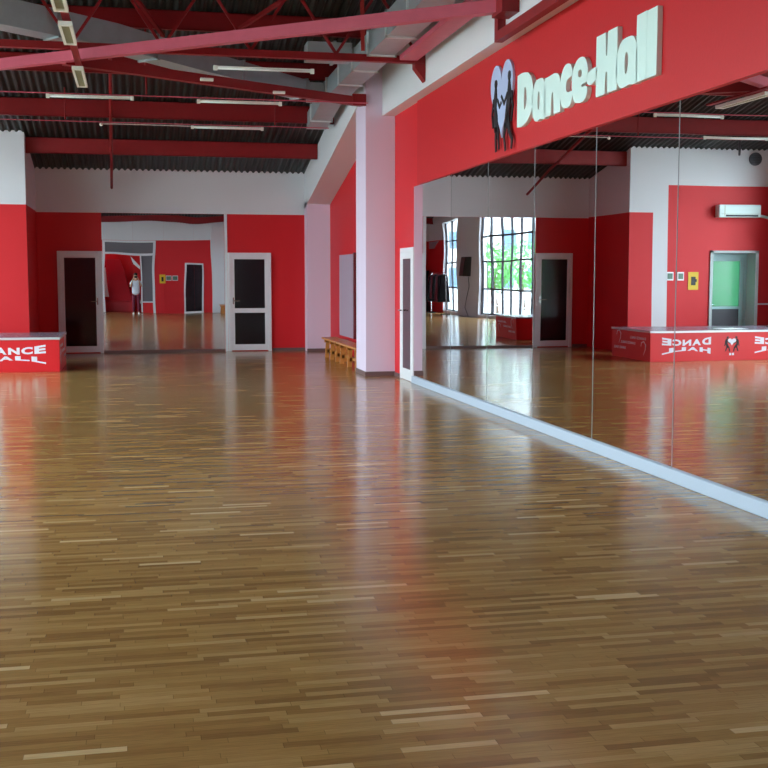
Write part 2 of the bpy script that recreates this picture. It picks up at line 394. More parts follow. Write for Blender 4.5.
def side_door():
    # doorway in the far-left block: mint frame set back in a deep reveal, pale green pane above a dark panel
    x0, x1, z1, y = -4.96, -3.92, 2.12, 23.12
    r = root('door_5', (x0, y, 0), kind='structure'); t = .08
    MB().box(x0, x0 + t, y, y + .08, 0, z1).box(x1 - t, x1, y, y + .08, 0, z1).box(x0 + t, x1 - t, y, y + .08, z1 - t, z1).build('door_frame', 'mint', r, bevel=.006)
    MB().box(x1 - .02, x1 + .05, 22.77, y, 0, z1 + .05).box(x0 - .05, x0 + .02, 22.77, y, 0, z1 + .05).box(x0 - .05, x1 + .05, 22.77, y, z1, z1 + .05).build('door_reveal', 'reveal', r)
    a, b = x0 + t, x1 - t; s = .09
    leaf = MB().box(a, a + s, y + .01, y + .06, .02, z1 - t).box(b - s, b, y + .01, y + .06, .02, z1 - t).box(a + s, b - s, y + .01, y + .06, z1 - t - s, z1 - t).box(a + s, b - s, y + .01, y + .06, .9, .96).box(a + s, b - s, y + .01, y + .06, .02, .12).build('door_leaf', 'mint', r, bevel=.005)
    MB().box(a + s, b - s, y + .025, y + .035, .96, z1 - t - s).build('glass_pane', 'greenglass', leaf, label='pale green glass pane')
    MB().box(a + s, b - s, y + .02, y + .04, .12, .9).build('lower_panel', 'darkpanel', leaf, label='dark grey lower panel')
    MB().tube([(b - .04, y + .01, 1.0), (b - .04, y - .04, 1.0), (b - .15, y - .04, 1.0)], .011).build('door_handle', 'chrome', leaf)
side_door()

# ---------------------------------------------------------------- windows of the left wall
for n, (y0, y1) in enumerate(WINDOWS):
    r = root('window_%d' % (n + 1), (XL - .15, (y0 + y1) / 2, WZ0), kind='structure')
    nb = max(2, round((y1 - y0) / 1.18)); fr = MB(); x = XL - .15
    for k in range(nb + 1):
        y = y0 + (y1 - y0) * k / nb; y = min(max(y, y0 + .03), y1 - .03); fr.box(x - .04, x + .04, y - .035, y + .035, WZ0, WZ1)
    for z in (WZ0 + .03, 1.12, 2.2, 3.18, WZ1 - .03): fr.box(x - .035, x + .035, y0, y1, z - .03, z + .03)
    fr.build('window_frame', 'frame', r)
    MB().box(x - .004, x + .004, y0, y1, WZ0, WZ1).build('window_pane', 'glass', r)
# glazed partition of the back wall
r = root('window_5', (-.3, YB, 0), kind='structure')
MB().box(-1.45, -1.35, YB - .1, YB + .02, 0, 3.24).box(.74, .84, YB - .1, YB + .02, 0, 3.24).box(-1.35, .74, YB - .1, YB + .02, 3.16, 3.24).box(-1.35, .74, YB - .1, YB + .02, 2.58, 2.68).box(.22, .28, YB - .1, YB + .02, .02, 2.58).box(.28, .74, YB - .1, YB + .02, .45, .5).build('window_frame', 'pvc', r)
MB().box(-1.35, .74, YB - .05, YB - .04, 2.68, 3.16).build('window_pane', 'greyglass', r, label='grey transom pane')
MB().box(.28, .74, YB - .05, YB - .04, .5, 2.58).build('window_pane', 'greyglass', r, label='tall grey side pane')
MB().box(.28, .74, YB - .07, YB - .02, 0, .45).build('lower_panel', 'red', r, label='red panel below the side pane')

# ---------------------------------------------------------------- mirrors
ms = [16.92, 14.82, 13.18, 11.55, 9.90, 8.27, 6.64, 5.0, 3.36, 1.72, .08, -1.56, -2.7]
words = ['beside the white door', 'second from the white door', 'third from the white door', 'fourth from the white door', 'fifth from the white door', 'sixth from the white door', 'seventh from the white door', 'eighth from the white door', 'ninth from the white door', 'tenth from the white door', 'eleventh from the white door', 'last before the back wall']
for i, (a, b) in enumerate(zip(ms, ms[1:])):
    lab = 'tall wall mirror panel on the white ledge, ' + (words[i] if i < len(words) else 'beside the camera out of view')
    rt = root('wall_mirror', (4.09, (a + b) / 2, .105), lab, 'mirror', 'tall mirror panels along the right wall')
    MB().box(4.09, W - .001, b + .004, a - .004, .105, 2.945).build('mirror_glass', 'mirror', rt)
    MB().box(4.087, 4.09, b - .003, b + .003, .105, 2.945).build('joint_strip', 'joint', rt)
fm = [-.69, -.05, .59, 1.22, 1.86]
for i, (a, b) in enumerate(zip(fm, fm[1:])):
    lab = 'wall mirror panel on the far wall between two dark doors, ' + ['leftmost of four', 'second from the left', 'third from the left', 'rightmost of four'][i]
    rt = root('wall_mirror', ((a + b) / 2, D - .02, .04), lab, 'mirror', 'mirror panels on the far wall')
    MB().box(a + .0004, b - .0004, D - .012, D - .001, .05, 2.935).build('mirror_glass', 'mirror_far', rt)
    MB().box(a + .002, b - .002, D - .03, D - .001, .0, .05).build('bottom_rail', 'skirt', rt)
tag(MB().box(1.865, 1.925, D - .03, D - .001, 0, 2.935).build('mirror_trim', 'pvc'), 'narrow white strip at the right edge of the far mirror', 'trim')

# ---------------------------------------------------------------- fascia with the sign
FX = 4.06
tag(MB().box(FX, W - .001, YB + .36, 16.6, 2.95, 4.155).build('fascia_board', 'fascia', bevel=.004), 'long red board above the wall mirrors carrying the white sign', 'board')
FXL = FX - .045; k1 = FXL / 4.03
def sy(y): return y * k1
def sz(z): return 1.6 + (z - 1.6) * k1
def glyph(ch, offset=.05, extrude=.1, res=8):
    cu = bpy.data.curves.new('glyph', 'FONT'); cu.body = ch; cu.size = 1; cu.offset = offset; cu.extrude = extrude; cu.resolution_u = res; cu.fill_mode = 'BOTH'
    o = bpy.data.objects.new('glyph', cu); COL.objects.link(o)
    dg = bpy.context.evaluated_depsgraph_get(); dg.update(); me = bpy.data.meshes.new_from_object(o.evaluated_get(dg))
    bpy.data.objects.remove(o); bpy.data.curves.remove(cu)
    return me
def fit(me, fn):
    """map the glyph's unit box (u,v in 0..1, w -1..1) through fn"""
    xs = [v.co.x for v in me.vertices]; ys_ = [v.co.y for v in me.vertices]; zs = [abs(v.co.z) for v in me.vertices]
    x0, x1, y0, y1, zm = min(xs), max(xs), min(ys_), max(ys_), max(max(zs), 1e-6)
    for v in me.vertices: v.co = Vector(fn((v.co.x - x0) / (x1 - x0), (v.co.y - y0) / (y1 - y0), v.co.z / zm))
def link_mesh(name, me, m, parent, label=None):
    me.materials.clear(); me.materials.append(M[m]); o = bpy.data.objects.new(name, me); COL.objects.link(o)
    if parent:
        o.parent = parent; T = Vector((0, 0, 0)); q = parent
        while q: T += q.location; q = q.parent
        for v in me.vertices: v.co -= T
    if label: o['label'] = label
    return o
sign = root('wall_sign', (FX, sy(10.2), sz(3.18)), 'raised white Dance-Hall lettering on the red board above the mirrors', 'sign')
def chaikin(p, n=3):
    for _ in range(n):
        q = []
        for k in range(len(p)):
            a, b = p[k], p[(k + 1) % len(p)]
            q.append((a[0] * .75 + b[0] * .25, a[1] * .75 + b[1] * .25)); q.append((a[0] * .25 + b[0] * .75, a[1] * .25 + b[1] * .75))
        p = q
    return p
def fat(outline, holes=()):
    cu = bpy.data.curves.new('glyph', 'CURVE'); cu.dimensions = '2D'; cu.fill_mode = 'BOTH'; cu.extrude = .1
    for pl_ in [outline] + list(holes):
        p = chaikin(pl_); sp = cu.splines.new('POLY'); sp.points.add(len(p) - 1); sp.use_cyclic_u = True
        for k, (a, b) in enumerate(p): sp.points[k].co = (a, b, 0, 1)
    o = bpy.data.objects.new('glyph', cu); COL.objects.link(o); dg = bpy.context.evaluated_depsgraph_get(); dg.update()
    me = bpy.data.meshes.new_from_object(o.evaluated_get(dg)); bpy.data.objects.remove(o); bpy.data.curves.remove(cu)
    return me
SL = [(.44, .28), (.58, .32), (.62, .5), (.56, .70), (.44, .74)]
GL = {
 'D': ([(0, 0), (0, .5), (0, 1), (.02, 1), (.35, 1.02), (.8, .95), (1.02, .7), (1.02, .35), (.8, .1), (.4, -.02), (.02, 0)], [SL]),
 'a': ([(.45, .0), (.15, .02), (-.02, .3), (.0, .7), (.2, 1.0), (.6, 1.02), (.85, .98), (1.0, .75), (1.0, .3), (1.0, .0), (.98, 0), (.8, 0), (.6, .04)], [[(.40, .3), (.52, .26), (.60, .5), (.54, .72), (.42, .70)]]),
 'n': ([(.0, 0), (0, .5), (0, 1), (.02, 1), (.3, 1), (.7, 1.03), (.98, .88), (1.0, .5), (1, 0), (.98, 0), (.62, 0), (.60, 0), (.58, .4), (.5, .62), (.42, .4), (.42, 0), (.40, 0), (.02, 0)], []),
 'c': ([(.5, 0), (.15, .05), (-.02, .4), (.05, .8), (.4, 1.02), (.85, .98), (1.0, .8), (.98, .68), (.7, .66), (.5, .6), (.48, .4), (.68, .34), (.98, .36), (1.0, .2), (.85, .02)], []),
 'e': ([(.5, 0), (.15, .05), (-.02, .4), (.05, .8), (.35, 1.02), (.8, 1.0), (1.02, .72), (.98, .42), (.8, .40), (.62, .40), (.62, .33), (.95, .33), (1.0, .2), (.85, .02)], [[(.42, .58), (.62, .56), (.64, .70), (.5, .76), (.4, .70)]]),
 '-': ([(0, .25), (.0, .75), (.3, .9), (.7, .98), (1, 1), (1, .3), (.7, .1), (.3, 0)], []),
 'H': ([(0, 0), (0, .5), (0, 1), (.02, 1), (.43, 1), (.45, 1), (.46, .62), (.54, .60), (.56, 1), (.58, 1), (.98, 1), (1, 1), (1, .5), (1, 0), (.98, 0), (.58, 0), (.56, 0), (.55, .36), (.45, .36), (.44, 0), (.42, 0), (.02, 0)], []),
 'l': ([(0, 0), (0, .5), (0, 1), (.05, 1), (.95, 1), (1, 1), (1, .5), (1, 0), (.95, 0), (.05, 0)], []),
}
LET = [('D', 11.97, 11.46, 3.19, 3.745), ('a', 11.49, 11.10, 3.18, 3.60), ('n', 11.12, 10.68, 3.19, 3.58), ('c', 10.69, 10.37, 3.20, 3.61), ('e', 10.385, 9.99, 3.20, 3.61), ('-', 10.02, 9.78, 3.32, 3.46),
       ('H', 9.80, 9.34, 3.19, 3.715), ('a', 9.36, 8.94, 3.18, 3.585), ('l', 8.955, 8.765, 3.185, 3.72), ('l', 8.762, 8.572, 3.185, 3.715)]
for ch, ya, yb, za, zb in LET:
    me = fat(*GL[ch])
    fit(me, lambda u, v, w_: (FX - .023 + w_ * -.022, sy(ya + (yb - ya) * u), sz(za + (zb - za) * v)))
    link_mesh('letter', me, 'letter', sign)
# heart with dancing couple
logo = root('heart_emblem', (FX, sy(12.55), sz(3.0)), 'pale blue heart with two black dancing figures on the red board', 'emblem')
hp = []
cy0, cy1 = 12.97, 12.17
for k in range(64):
    a = 2 * PI * k / 64; hx = 16 * math.sin(a) ** 3 / 16.0; hz = (13 * math.cos(a) - 5 * math.cos(2 * a) - 2 * math.cos(3 * a) - math.cos(4 * a) + 17) / 29.0
    hp.append((FX - .03, sy((cy0 + cy1) / 2 - hx * (cy0 - cy1) / 2), sz(3.16 + hz * .83)))
MB().prism(hp, (.028, 0, 0)).build('heart_plate', 'heart', logo)
def figure(pts_list, name):
    m = MB()
    for pts, ws in pts_list:
        P = [(FX - .038, sy(y), sz(z)) for y, z in pts]
        # flat ribbon with varying width, extruded
        L_, R_ = [], []
        for i, p in enumerate(P):
            a = Vector(P[max(0, i - 1)]); c = Vector(P[min(len(P) - 1, i + 1)]); d = (c - a).normalized(); nrm = Vector((0, -d.z, d.y)) * ws[i] * .78
            L_.append(tuple(Vector(p) + nrm)); R_.append(tuple(Vector(p) - nrm))
        m.prism(L_ + R_[::-1], (.012, 0, 0))
    return m.build(name, 'figure', logo)
def disc(y, z, r, sq=1): return ([(y, z - r), (y, z - r * .7), (y, z), (y, z + r * .7), (y, z + r)], [r * .35 * sq, r * .8 * sq, r * sq, r * .8 * sq, r * .35 * sq])
figure([disc(12.76, 3.78, .045, 1.3), ([(12.76, 3.75), (12.77, 3.62), (12.78, 3.52), (12.77, 3.42), (12.74, 3.25)], [.03, .07, .05, .09, .08]),
        ([(12.74, 3.3), (12.76, 3.15), (12.74, 3.02)], [.05, .035, .03]), ([(12.7, 3.3), (12.66, 3.15), (12.64, 3.04)], [.05, .03, .025]),
        ([(12.84, 3.62), (12.9, 3.45), (12.86, 3.3)], [.025, .025, .02]), ([(12.7, 3.6), (12.62, 3.5), (12.56, 3.55)], [.022, .022, .02])], 'dancing_figure')
figure([disc(12.28, 3.80, .05, 1.2), ([(12.28, 3.76), (12.27, 3.6), (12.33, 3.45), (12.4, 3.25)], [.03, .09, .075, .06]),
        ([(12.4, 3.3), (12.45, 3.15), (12.4, 3.0)], [.05, .035, .025]), ([(12.33, 3.4), (12.27, 3.2), (12.17, 3.1), (12.2, 3.0)], [.05, .045, .035, .025]),
        ([(12.34, 3.62), (12.46, 3.52), (12.56, 3.62)], [.025, .028, .02]), ([(12.2, 3.62), (12.15, 3.45), (12.2, 3.3)], [.025, .025, .02])], 'dancing_figure')

# ---------------------------------------------------------------- red stage box on the left
BX, BY0, BY1, BH = -1.29, 20.16, 21.98, .575
sb = root('stage_box', (-3.3, 21.1, 0), 'long low red box with grey top and white DANCE HALL lettering at the left', 'stage')
MB().box(XL + .08, BX, BY0, BY1, .0, BH - .03).build('box_body', 'boxred', sb, bevel=.004)
MB().box(XL + .07, BX + .01, BY0 - .01, BY1 + .01, BH - .03, BH + .012).build('top_board', 'boxtop', sb)
MB().box(XL + .07, BX + .014, BY0 - .014, BY0 - .0105, BH - .028, BH + .010).box(BX + .0105, BX + .014, BY0 - .014, BY1 + .01, BH - .028, BH + .010).build('metal_edge', 'alu', sb)
def word(txt, xa, xb, bot, top, offset=.05):
    n = len(txt); wd = (xb - xa) / n
    for i, ch in enumerate(txt):
        me = glyph(ch, offset, .02, 4); a = xa + wd * i + wd * .06; b = xa + wd * (i + 1) - wd * .06
        def fn(u, v, w_):
            x = a + (b - a) * u; s = 2 * (x - xa) / (xb - xa) - 1
            return (x, BY0 - .003 - .002 * w_, bot(s) + (top(s) - bot(s)) * v)
        fit(me, fn); link_mesh('letter', me, 'text', sb)
for xs in (-1.50, -3.45):
    word('DANCE', xs - 1.06, xs, lambda s: .30 + .02 * s * s, lambda s: .415 + .05 * s * s)
    word('HALL', xs - 1.06, xs, lambda s: .205 - .075 * s * s, lambda s: .275 - .03 * s * s)
def small_logo(cx):
    m = MB(); pts = []
    for k in range(40):
        a = 2 * PI * k / 40; pts.append((cx + .085 * math.sin(a) ** 3, BY0 - .006, .37 + .075 * (13 * math.cos(a) - 5 * math.cos(2 * a) - 2 * math.cos(3 * a) - math.cos(4 * a)) / 16))
    m.prism(pts, (0, .004, 0)).build('heart_mark', 'text', sb)
    for s in (-1, 1):
        m = MB()
        for p, q, w_ in (((.1, .42), (.12, .33), .035), ((.12, .33), (.07, .25), .04), ((.09, .3), (.13, .18), .02), ((.06, .26), (.04, .17), .02), ((.1, .36), (.03, .33), .015), ((.13, .40), (.15, .28), .012)):
            m.bar((cx + s * p[0], BY0 - .004, p[1]), (cx + s * q[0], BY0 - .004, q[1]), w_, .006, up=(0, 1, 0))
        m.tube([(cx + s * .09, BY0 - .007, .445), (cx + s * .09, BY0 - .001, .445)], .022, 12)
        m.build('dancer_mark', 'figure', sb)
    me = glyph('II', .04, .02, 2); fit(me, lambda u, v, w_: (cx - .05 + .1 * u, BY0 - .003 - .002 * w_, .10 + .045 * v)); link_mesh('letter', me, 'text', sb)
small_logo(-3.0); small_logo(-4.9)
# lettering and swirls on the end face (x = BX)
def end_text(txt, yf, yn, zc, h):
    me = glyph(txt, .02, .02, 3)
    fit(me, lambda u, v, w_: (BX + .003 + .002 * w_, yn + (yf - yn) * u, zc - h / 2 + h * v - .0 * u)); link_mesh('small_lettering', me, 'text', sb)
for yf, yn, zc in ((21.08, 20.34, .425), (21.55, 20.82, .315), (21.88, 21.3, .20)):
    ym = yn + (yf - yn) * .56; end_text('DANCE', ym - .02, yn, zc, .05); end_text('HALL', yf, ym + .02, zc, .05)
def swirl(cy, cz, s=1):
    pts = [(BX + .003, cy + .13 * s, cz + .03), (BX + .003, cy + .10 * s, cz + .11), (BX + .003, cy, cz + .13), (BX + .003, cy - .08 * s, cz + .07), (BX + .003, cy - .06 * s, cz - .02), (BX + .003, cy + .02 * s, cz - .13)]
    MB().tube(pts, .006, 6, taper=[.003, .007, .011, .009, .006, .002]).build('swirl_mark', 'text', sb)
swirl(21.62, .41); swirl(20.42, .24)
tag(MB().prism([(-3.5, 20.9 - .45, BH + .0135), (-3.0, 20.4, BH + .0135), (-2.95, 20.85, BH + .0135), (-3.45, 20.95, BH + .0135)], (0, 0, .004)).build('paper_sheet', 'paper'), 'bright white sheet lying on top of the red stage box', 'paper')
bb = MB().blob((-4.93, 21.5, BH + .24), .3, (1.05, .95, .82)); bo = bb.build('bean_bag', 'maroon', smooth=True)
for v in bo.data.vertices:
    if v.co.z < BH + .03: v.co.z = BH + .03
tag(bo, 'dark maroon bean bag on the far end of the stage box', 'bean bag')
bo.location.z = -.015

# ---------------------------------------------------------------- things on the far-left wall
ac = root('air_conditioner', (-4.45, 22.8, 2.88), 'white split air conditioner high on the red wall', 'air conditioner')
MB().box(-4.93, -3.96, 22.6, 22.8, 2.87, 3.14, bev=.02).build('housing', 'acwhite', ac)
MB().box(-4.86, -4.12, 22.590, 22.61, 2.89, 2.925).build('air_slot', 'black', ac)
MB().box(-4.10, -4.09, 22.594, 22.605, 2.9, 3.12).box(-4.88, -4.02, 22.594, 22.602, 2.94, 2.946).build('seam', 'louvre', ac)
MB().tube([(-4.93, 22.72, 2.92), (-5.1, 22.74, 2.89), (-5.24, 22.75, 2.86)], .03, 10).build('pipe_cover', 'acwhite', ac)
vt = root('round_wall_vent', (-4.86, 22.8, 4.1), 'round dark grey vent high on the white wall above the air conditioner', 'vent')
MB().tube([(-4.86, 22.77, 4.12), (-4.86, 22.8, 4.12)], .14, 28).build('vent_ring', 'darkpanel', vt)
vb = MB()
for k in range(5): vb.box(-4.86 - .1, -4.86 + .1, 22.76, 22.77, 4.12 - .08 + k * .035, 4.12 - .07 + k * .035)
vb.build('vent_slat', 'black', vt)
ys1 = root('warning_sign', (-3.47, 22.8, 1.32), 'yellow sign with black symbol on the red wall by the green-glazed door', 'sign')
MB().box(-3.60, -3.35, 22.79, 22.799, 1.33, 1.71).build('sign_plate', 'yellow', ys1)
MB().box(-3.53, -3.42, 22.785, 22.79, 1.43, 1.61, bev=.004).box(-3.56, -3.50, 22.785, 22.79, 1.5, 1.56).build('sign_symbol', 'black', ys1)
for i, xx in enumerate((-3.17, -2.93)):
    s1 = root('small_wall_sign', (xx, 22.8, 1.52), ['small green-grey sign nearest the yellow sign on the red wall', 'small green-grey sign at the edge of the white strip'][i], 'sign', 'small green signs beside the yellow one')
    MB().box(xx - .075, xx + .075, 22.79, 22.799, 1.53, 1.71).build('sign_plate', 'alu', s1)
    MB().box(xx - .055, xx + .055, 22.786, 22.79, 1.56, 1.68).build('sign_face', 'greensign', s1)
# signs on the back wall
s2 = root('warning_sign', (1.2, YB, 1.33), 'yellow sign with black symbol beside the glazed partition at the back', 'sign')
MB().box(1.06, 1.31, YB + .001, YB + .012, 1.33, 1.72).build('sign_plate', 'yellow', s2)
MB().box(1.14, 1.23, YB + .012, YB + .016, 1.42, 1.62).build('sign_symbol', 'black', s2)
for i, xx in enumerate((1.45, 1.73)):
    s3 = root('small_wall_sign', (xx, YB, 1.5), ['small green-grey sign beside the yellow sign on the back wall', 'small green-grey sign between another sign and the black door at the back'][i], 'sign', 'small green signs on the back wall')
    MB().box(xx - .12, xx + .12, YB + .001, YB + .012, 1.46, 1.68).build('sign_plate', 'alu', s3)
    MB().box(xx - .1, xx + .1, YB + .012, YB + .015, 1.49, 1.65).build('sign_face', 'greensign', s3)

# ---------------------------------------------------------------- board and benches on the right wall
gb = root('wall_board', (W, 22.5, .4), 'tall grey board on the red wall above the wooden benches', 'board')
MB().box(W - .05, W - .001, 21.6, 23.2, .42, 2.04).build('board_face', 'greypanel', gb, bevel=.004)
MB().box(W - .065, W - .001, 21.48, 21.6, .42, 2.06).build('dark_edge', 'maroon', gb, label='dark maroon edge strip')
def bench_at(y0, y1, label, x0=3.62, x1=3.92, grp='wooden benches along the red wall'):
    bn = root('wooden_bench', ((x0 + x1) / 2, (y0 + y1) / 2, 0), label, 'bench', grp)
    MB().box(x0, x1, y0, y1, .365, .40, bev=.006).build('seat', 'wood', bn)
    MB().box(x0 + .13, x0 + .17, y0 + .3, y1 - .3, .12, .16).build('stretcher', 'wood', bn)
    n = 3 if y1 - y0 > 1.5 else 2
    for k in range(n):
        y = y0 + .22 + (y1 - y0 - .44) * k / (n - 1)
        MB().prism([(x0 + .04, y, 0), (x0 + .12, y, 0), (x0 + .13, y, .30), (x0 + .06, y, .34)], (0, .045, 0)).prism([(x1 - .12, y, 0), (x1 - .04, y, 0), (x1 - .06, y, .34), (x1 - .13, y, .30)], (0, .045, 0)).box(x0 + .03, x1 - .03, y, y + .045, .30, .365).box(x0 + .08, x1 - .08, y, y + .045, .10, .16).build('leg_frame', 'wood', bn)
bench_at(21.2, 22.85, 'long wooden bench below the grey board, the farther of two')
bench_at(19.15, 21.15, 'long wooden bench half hidden behind the white pillar, the nearer of two')
bench_at(-2.4, -.6, 'wooden bench against the mirrors near the back wall', 3.6, 3.9, None)

# ---------------------------------------------------------------- roof steel
PUR = [23.0, 21.0, 19.1, 17.4, 15.7, 13.9, 12.0, 10.0, 8.0, 6.0, 4.0, 2.0, 0.0, -2.0]
for i, y in enumerate(PUR):
    z1 = roof_z(y) - .035; z0 = z1 - (.30 if y > 20 else .27)
    xr = 3.58 if y > 18.4 else 3.88
    x0 = XL + .02
    m = MB().box(x0, xr, y, y + .012, z0, z1).box(x0, xr, y, y + .09, z0, z0 + .012).box(x0, xr, y, y + .09, z1 - .012, z1)
    lab = 'dark red steel roof purlin under the corrugated sheet, ' + (['nearest', 'second', 'third', 'fourth', 'fifth', 'sixth', 'seventh', 'eighth', 'ninth', 'tenth', 'eleventh', 'twelfth', 'thirteenth', 'fourteenth'][i] + ' from the far wall')
    tag(m.build('roof_purlin', 'steel'), lab, 'beam', 'dark red roof purlins')
ZB = 4.40; TY = 15.45
# pale diagonal brace, dark diagonal brace, cross strut
def line_y(x, p, q): return p[1] + (q[1] - p[1]) * (x - p[0]) / (q[0] - p[0])
pA, pB = (-.96, 15.64), (3.88, 11.63)
xa = XL + .02
d1 = root('diagonal_brace', (1.4, 13.6, ZB), 'pale red diagonal steel bar crossing the whole upper picture', 'beam')
MB().bar((xa, line_y(xa, pA, pB), ZB), (3.86, line_y(3.86, pA, pB), ZB), .12, .13).build('bar', 'steel_pale', d1)
MB().box(3.70, 3.885, 11.50, 11.85, ZB - .10, ZB + .10).build('end_plate', 'steel', d1)
d2 = root('diagonal_brace', (1.4, 17.0, ZB), 'dark red diagonal steel bar ending above the raking beam', 'beam')
MB().bar((-.85, 15.62, ZB - .02), (3.59, 18.37, ZB - .02), .12, .13).build('bar', 'steel', d2)
MB().box(3.40, 3.615, 18.17, 18.24, ZB - .10, ZB + .08).build('end_plate', 'steel', d2)
st = root('roof_truss', (-.7, TY, ZB), 'dark red lattice roof truss spanning the hall across the ducts', 'truss')
MB().box(xa, 3.86, TY - .05, TY + .05, ZB + .075, ZB + .165).build('bottom_chord', 'steel', st)
ztop = roof_z(TY) - .42
MB().box(xa, 3.86, TY - .05, TY + .05, ztop - .1, ztop).build('top_chord', 'steel', st)
n = 8; dx = (3.8 - xa) / n
for k in range(n):
    x = xa + dx * k
    MB().bar((x, TY, ZB + .16), (x + dx / 2, TY, ztop - .1), .036).bar((x + dx / 2, TY, ztop - .1), (x + dx, TY, ZB + .16), .036).build('web_member', 'steel', st)
MB().prism([(3.74, TY - .03, ZB + .22), (3.885, TY - .03, ZB + .26), (3.885, TY - .03, ZB - .16), (3.74, TY - .03, ZB + .02)], (0, .16, 0)).build('end_bracket', 'steel', st)
rl = root('side_rail', (3.6, 13, ZB + .1), 'faded red steel rail running along the white beam beside the duct', 'beam')
MB().box(3.50, 3.74, 10.0, 15.3, ZB + .085, ZB + .15).build('rail_bar', 'steel_pale', rl)
pr = root('bracket_post', (3.85, 11.9, 4.16), 'short red steel post with rail at the lower edge of the white beam', 'post')
MB().box(3.80, 3.885, 11.95, 12.07, 4.2, 4.62).build('post', 'steel', pr)
MB().box(3.80, 3.888, 8.2, 12.07, 4.10, 4.2).build('rail_bar', 'steel', pr)
# upper bracing seen near the top edge
for i, (p, q, lab) in enumerate([((.45, 17.2, 5.05), (-.25, 15.5, 5.6), 'thin dark red rod leaning under the roof left of centre'), ((1.3, 17.0, 5.0), (2.4, 15.6, 5.55), 'thin dark red rod leaning under the roof right of centre'), ((3.0, 15.3, ZB + .2), (2.7, 13.9, 5.9), 'short red strut by the duct corner')]):
    tag(MB().bar(p, q, .05).build('bracing_rod', 'steel'), lab, 'rod', 'leaning rods under the roof')
for i, (x, y, z0, lab) in enumerate([(-1.12, 20.5, 4.26, 'thin red hanger rod above the leftmost lamp batten'), (2.44, 20.5, 4.26, 'thin red hanger rod near the right end of the far lamp rail'), (.2, 17.5, 4.26, 'thin red hanger rod above the middle lamp rail')]):
    tag(MB().tube([(x, y, z0), (x, y, roof_z(y) - .03)], .014, 8).build('hanger_rod', 'steel'), lab, 'rod', 'thin hanger rods of the lamp rails')
tag(MB().tube([(-.30, 17.6, 5.25), (-.38, 21, 4.4), (-.42, 23.3, 3.88), (-.46, 24.9, 3.45)], .028, 8).build('hanging_cable', 'steel'), 'thick dark red cable drooping towards the far white wall', 'cable')
tag(MB().tube([(-4.0, 21.9, 4.5), (-4.36, 22.55, 4.18), (-4.42, 22.6, 4.5)], .022, 8).build('hanging_cable', 'figure'), 'bent dark cable hanging over the white wall near the round vent', 'cable')

# ---------------------------------------------------------------- ducts
def duct(name, path, w_, h0, h1, label, flange_every=1.2, straps=(), mat_='duct', flg='duct'):
    rt = root(name, path[0], label, 'duct')
    P = [Vector(p) for p in path]; rings = []; m = MB()
    tot = sum((b - a).length for a, b in zip(P, P[1:])); acc = 0
    sds = []
    for i, p in enumerate(P):
        a = P[max(0, i - 1)]; c = P[min(len(P) - 1, i + 1)]; d = (c - a).normalized(); sd = Vector((0, 0, 1)).cross(d).normalized() * (w_ / 2)
        if i: acc += (P[i] - P[i - 1]).length
        h = h0 + (h1 - h0) * acc / tot
        rings.append([m.b.verts.new(p + sd), m.b.verts.new(p - sd), m.b.verts.new(p - sd + Vector((0, 0, h))), m.b.verts.new(p + sd + Vector((0, 0, h)))])
    for a, c in zip(rings, rings[1:]):
        for k in range(4): m.b.faces.new((a[k], a[(k + 1) % 4], c[(k + 1) % 4], c[k]))
    m.b.faces.new(rings[0]); m.b.faces.new(rings[-1][::-1])
    m.build('duct_run', mat_, rt)
    acc = 0
    for a, b in zip(P, P[1:]):
        L = (b - a).length; d = (b - a).normalized(); t = flange_every * .5
        while t < L:
            p = a + d * t; h = h0 + (h1 - h0) * (acc + t) / tot
            M_ = MB(); up = Vector((0, 0, 1)); sd = up.cross(d).normalized()
            c = p + up * h / 2
            e = .022
            for s in (-1, 1):
                M_.bar(c + sd * s * (w_ / 2 + e / 2) - up * (h / 2 + e), c + sd * s * (w_ / 2 + e / 2) + up * (h / 2 + e), .035 if False else e, .04, up=d)
            M_.bar(p - sd * (w_ / 2 + e) - up * e / 2, p + sd * (w_ / 2 + e) - up * e / 2, .04, e)
            M_.bar(p - sd * (w_ / 2 + e) + up * (h + e / 2), p + sd * (w_ / 2 + e) + up * (h + e / 2), .04, e)
            M_.build('flange', flg, rt)
            t += flange_every
        acc += L
    return rt
dd = duct('ventilation_duct', [(-4.6, 13.6, 4.72), (-1.6, 15.40 - .15, 4.68), (-.28, 16.2, 4.64), (.99, 17.55, 4.60), (2.72, 19.1, 4.52)], .34, .38, .27, 'grey sheet-metal duct running diagonally under the dark roof', 1.5)
md = duct('ventilation_duct', [(3.27, 21.1, 4.28), (3.27, 19.4, 4.52), (3.27, 8.0, 4.62)], .36, .27, .33, 'straight galvanised duct with bright flanges beside the white upper wall', 1.15, flg='flange')
bd = duct('ventilation_duct', [(3.06, 16.55, 4.66), (2.42, 16.55, 4.66)], .34, .24, .24, 'short duct branch joining the straight duct under the roof', .5)
tag(MB().box(2.83, 3.08, 19.05, 19.4, 4.50, 4.78).build('duct_elbow', 'duct'), 'boxy sheet-metal elbow where the diagonal duct meets the straight one', 'duct')

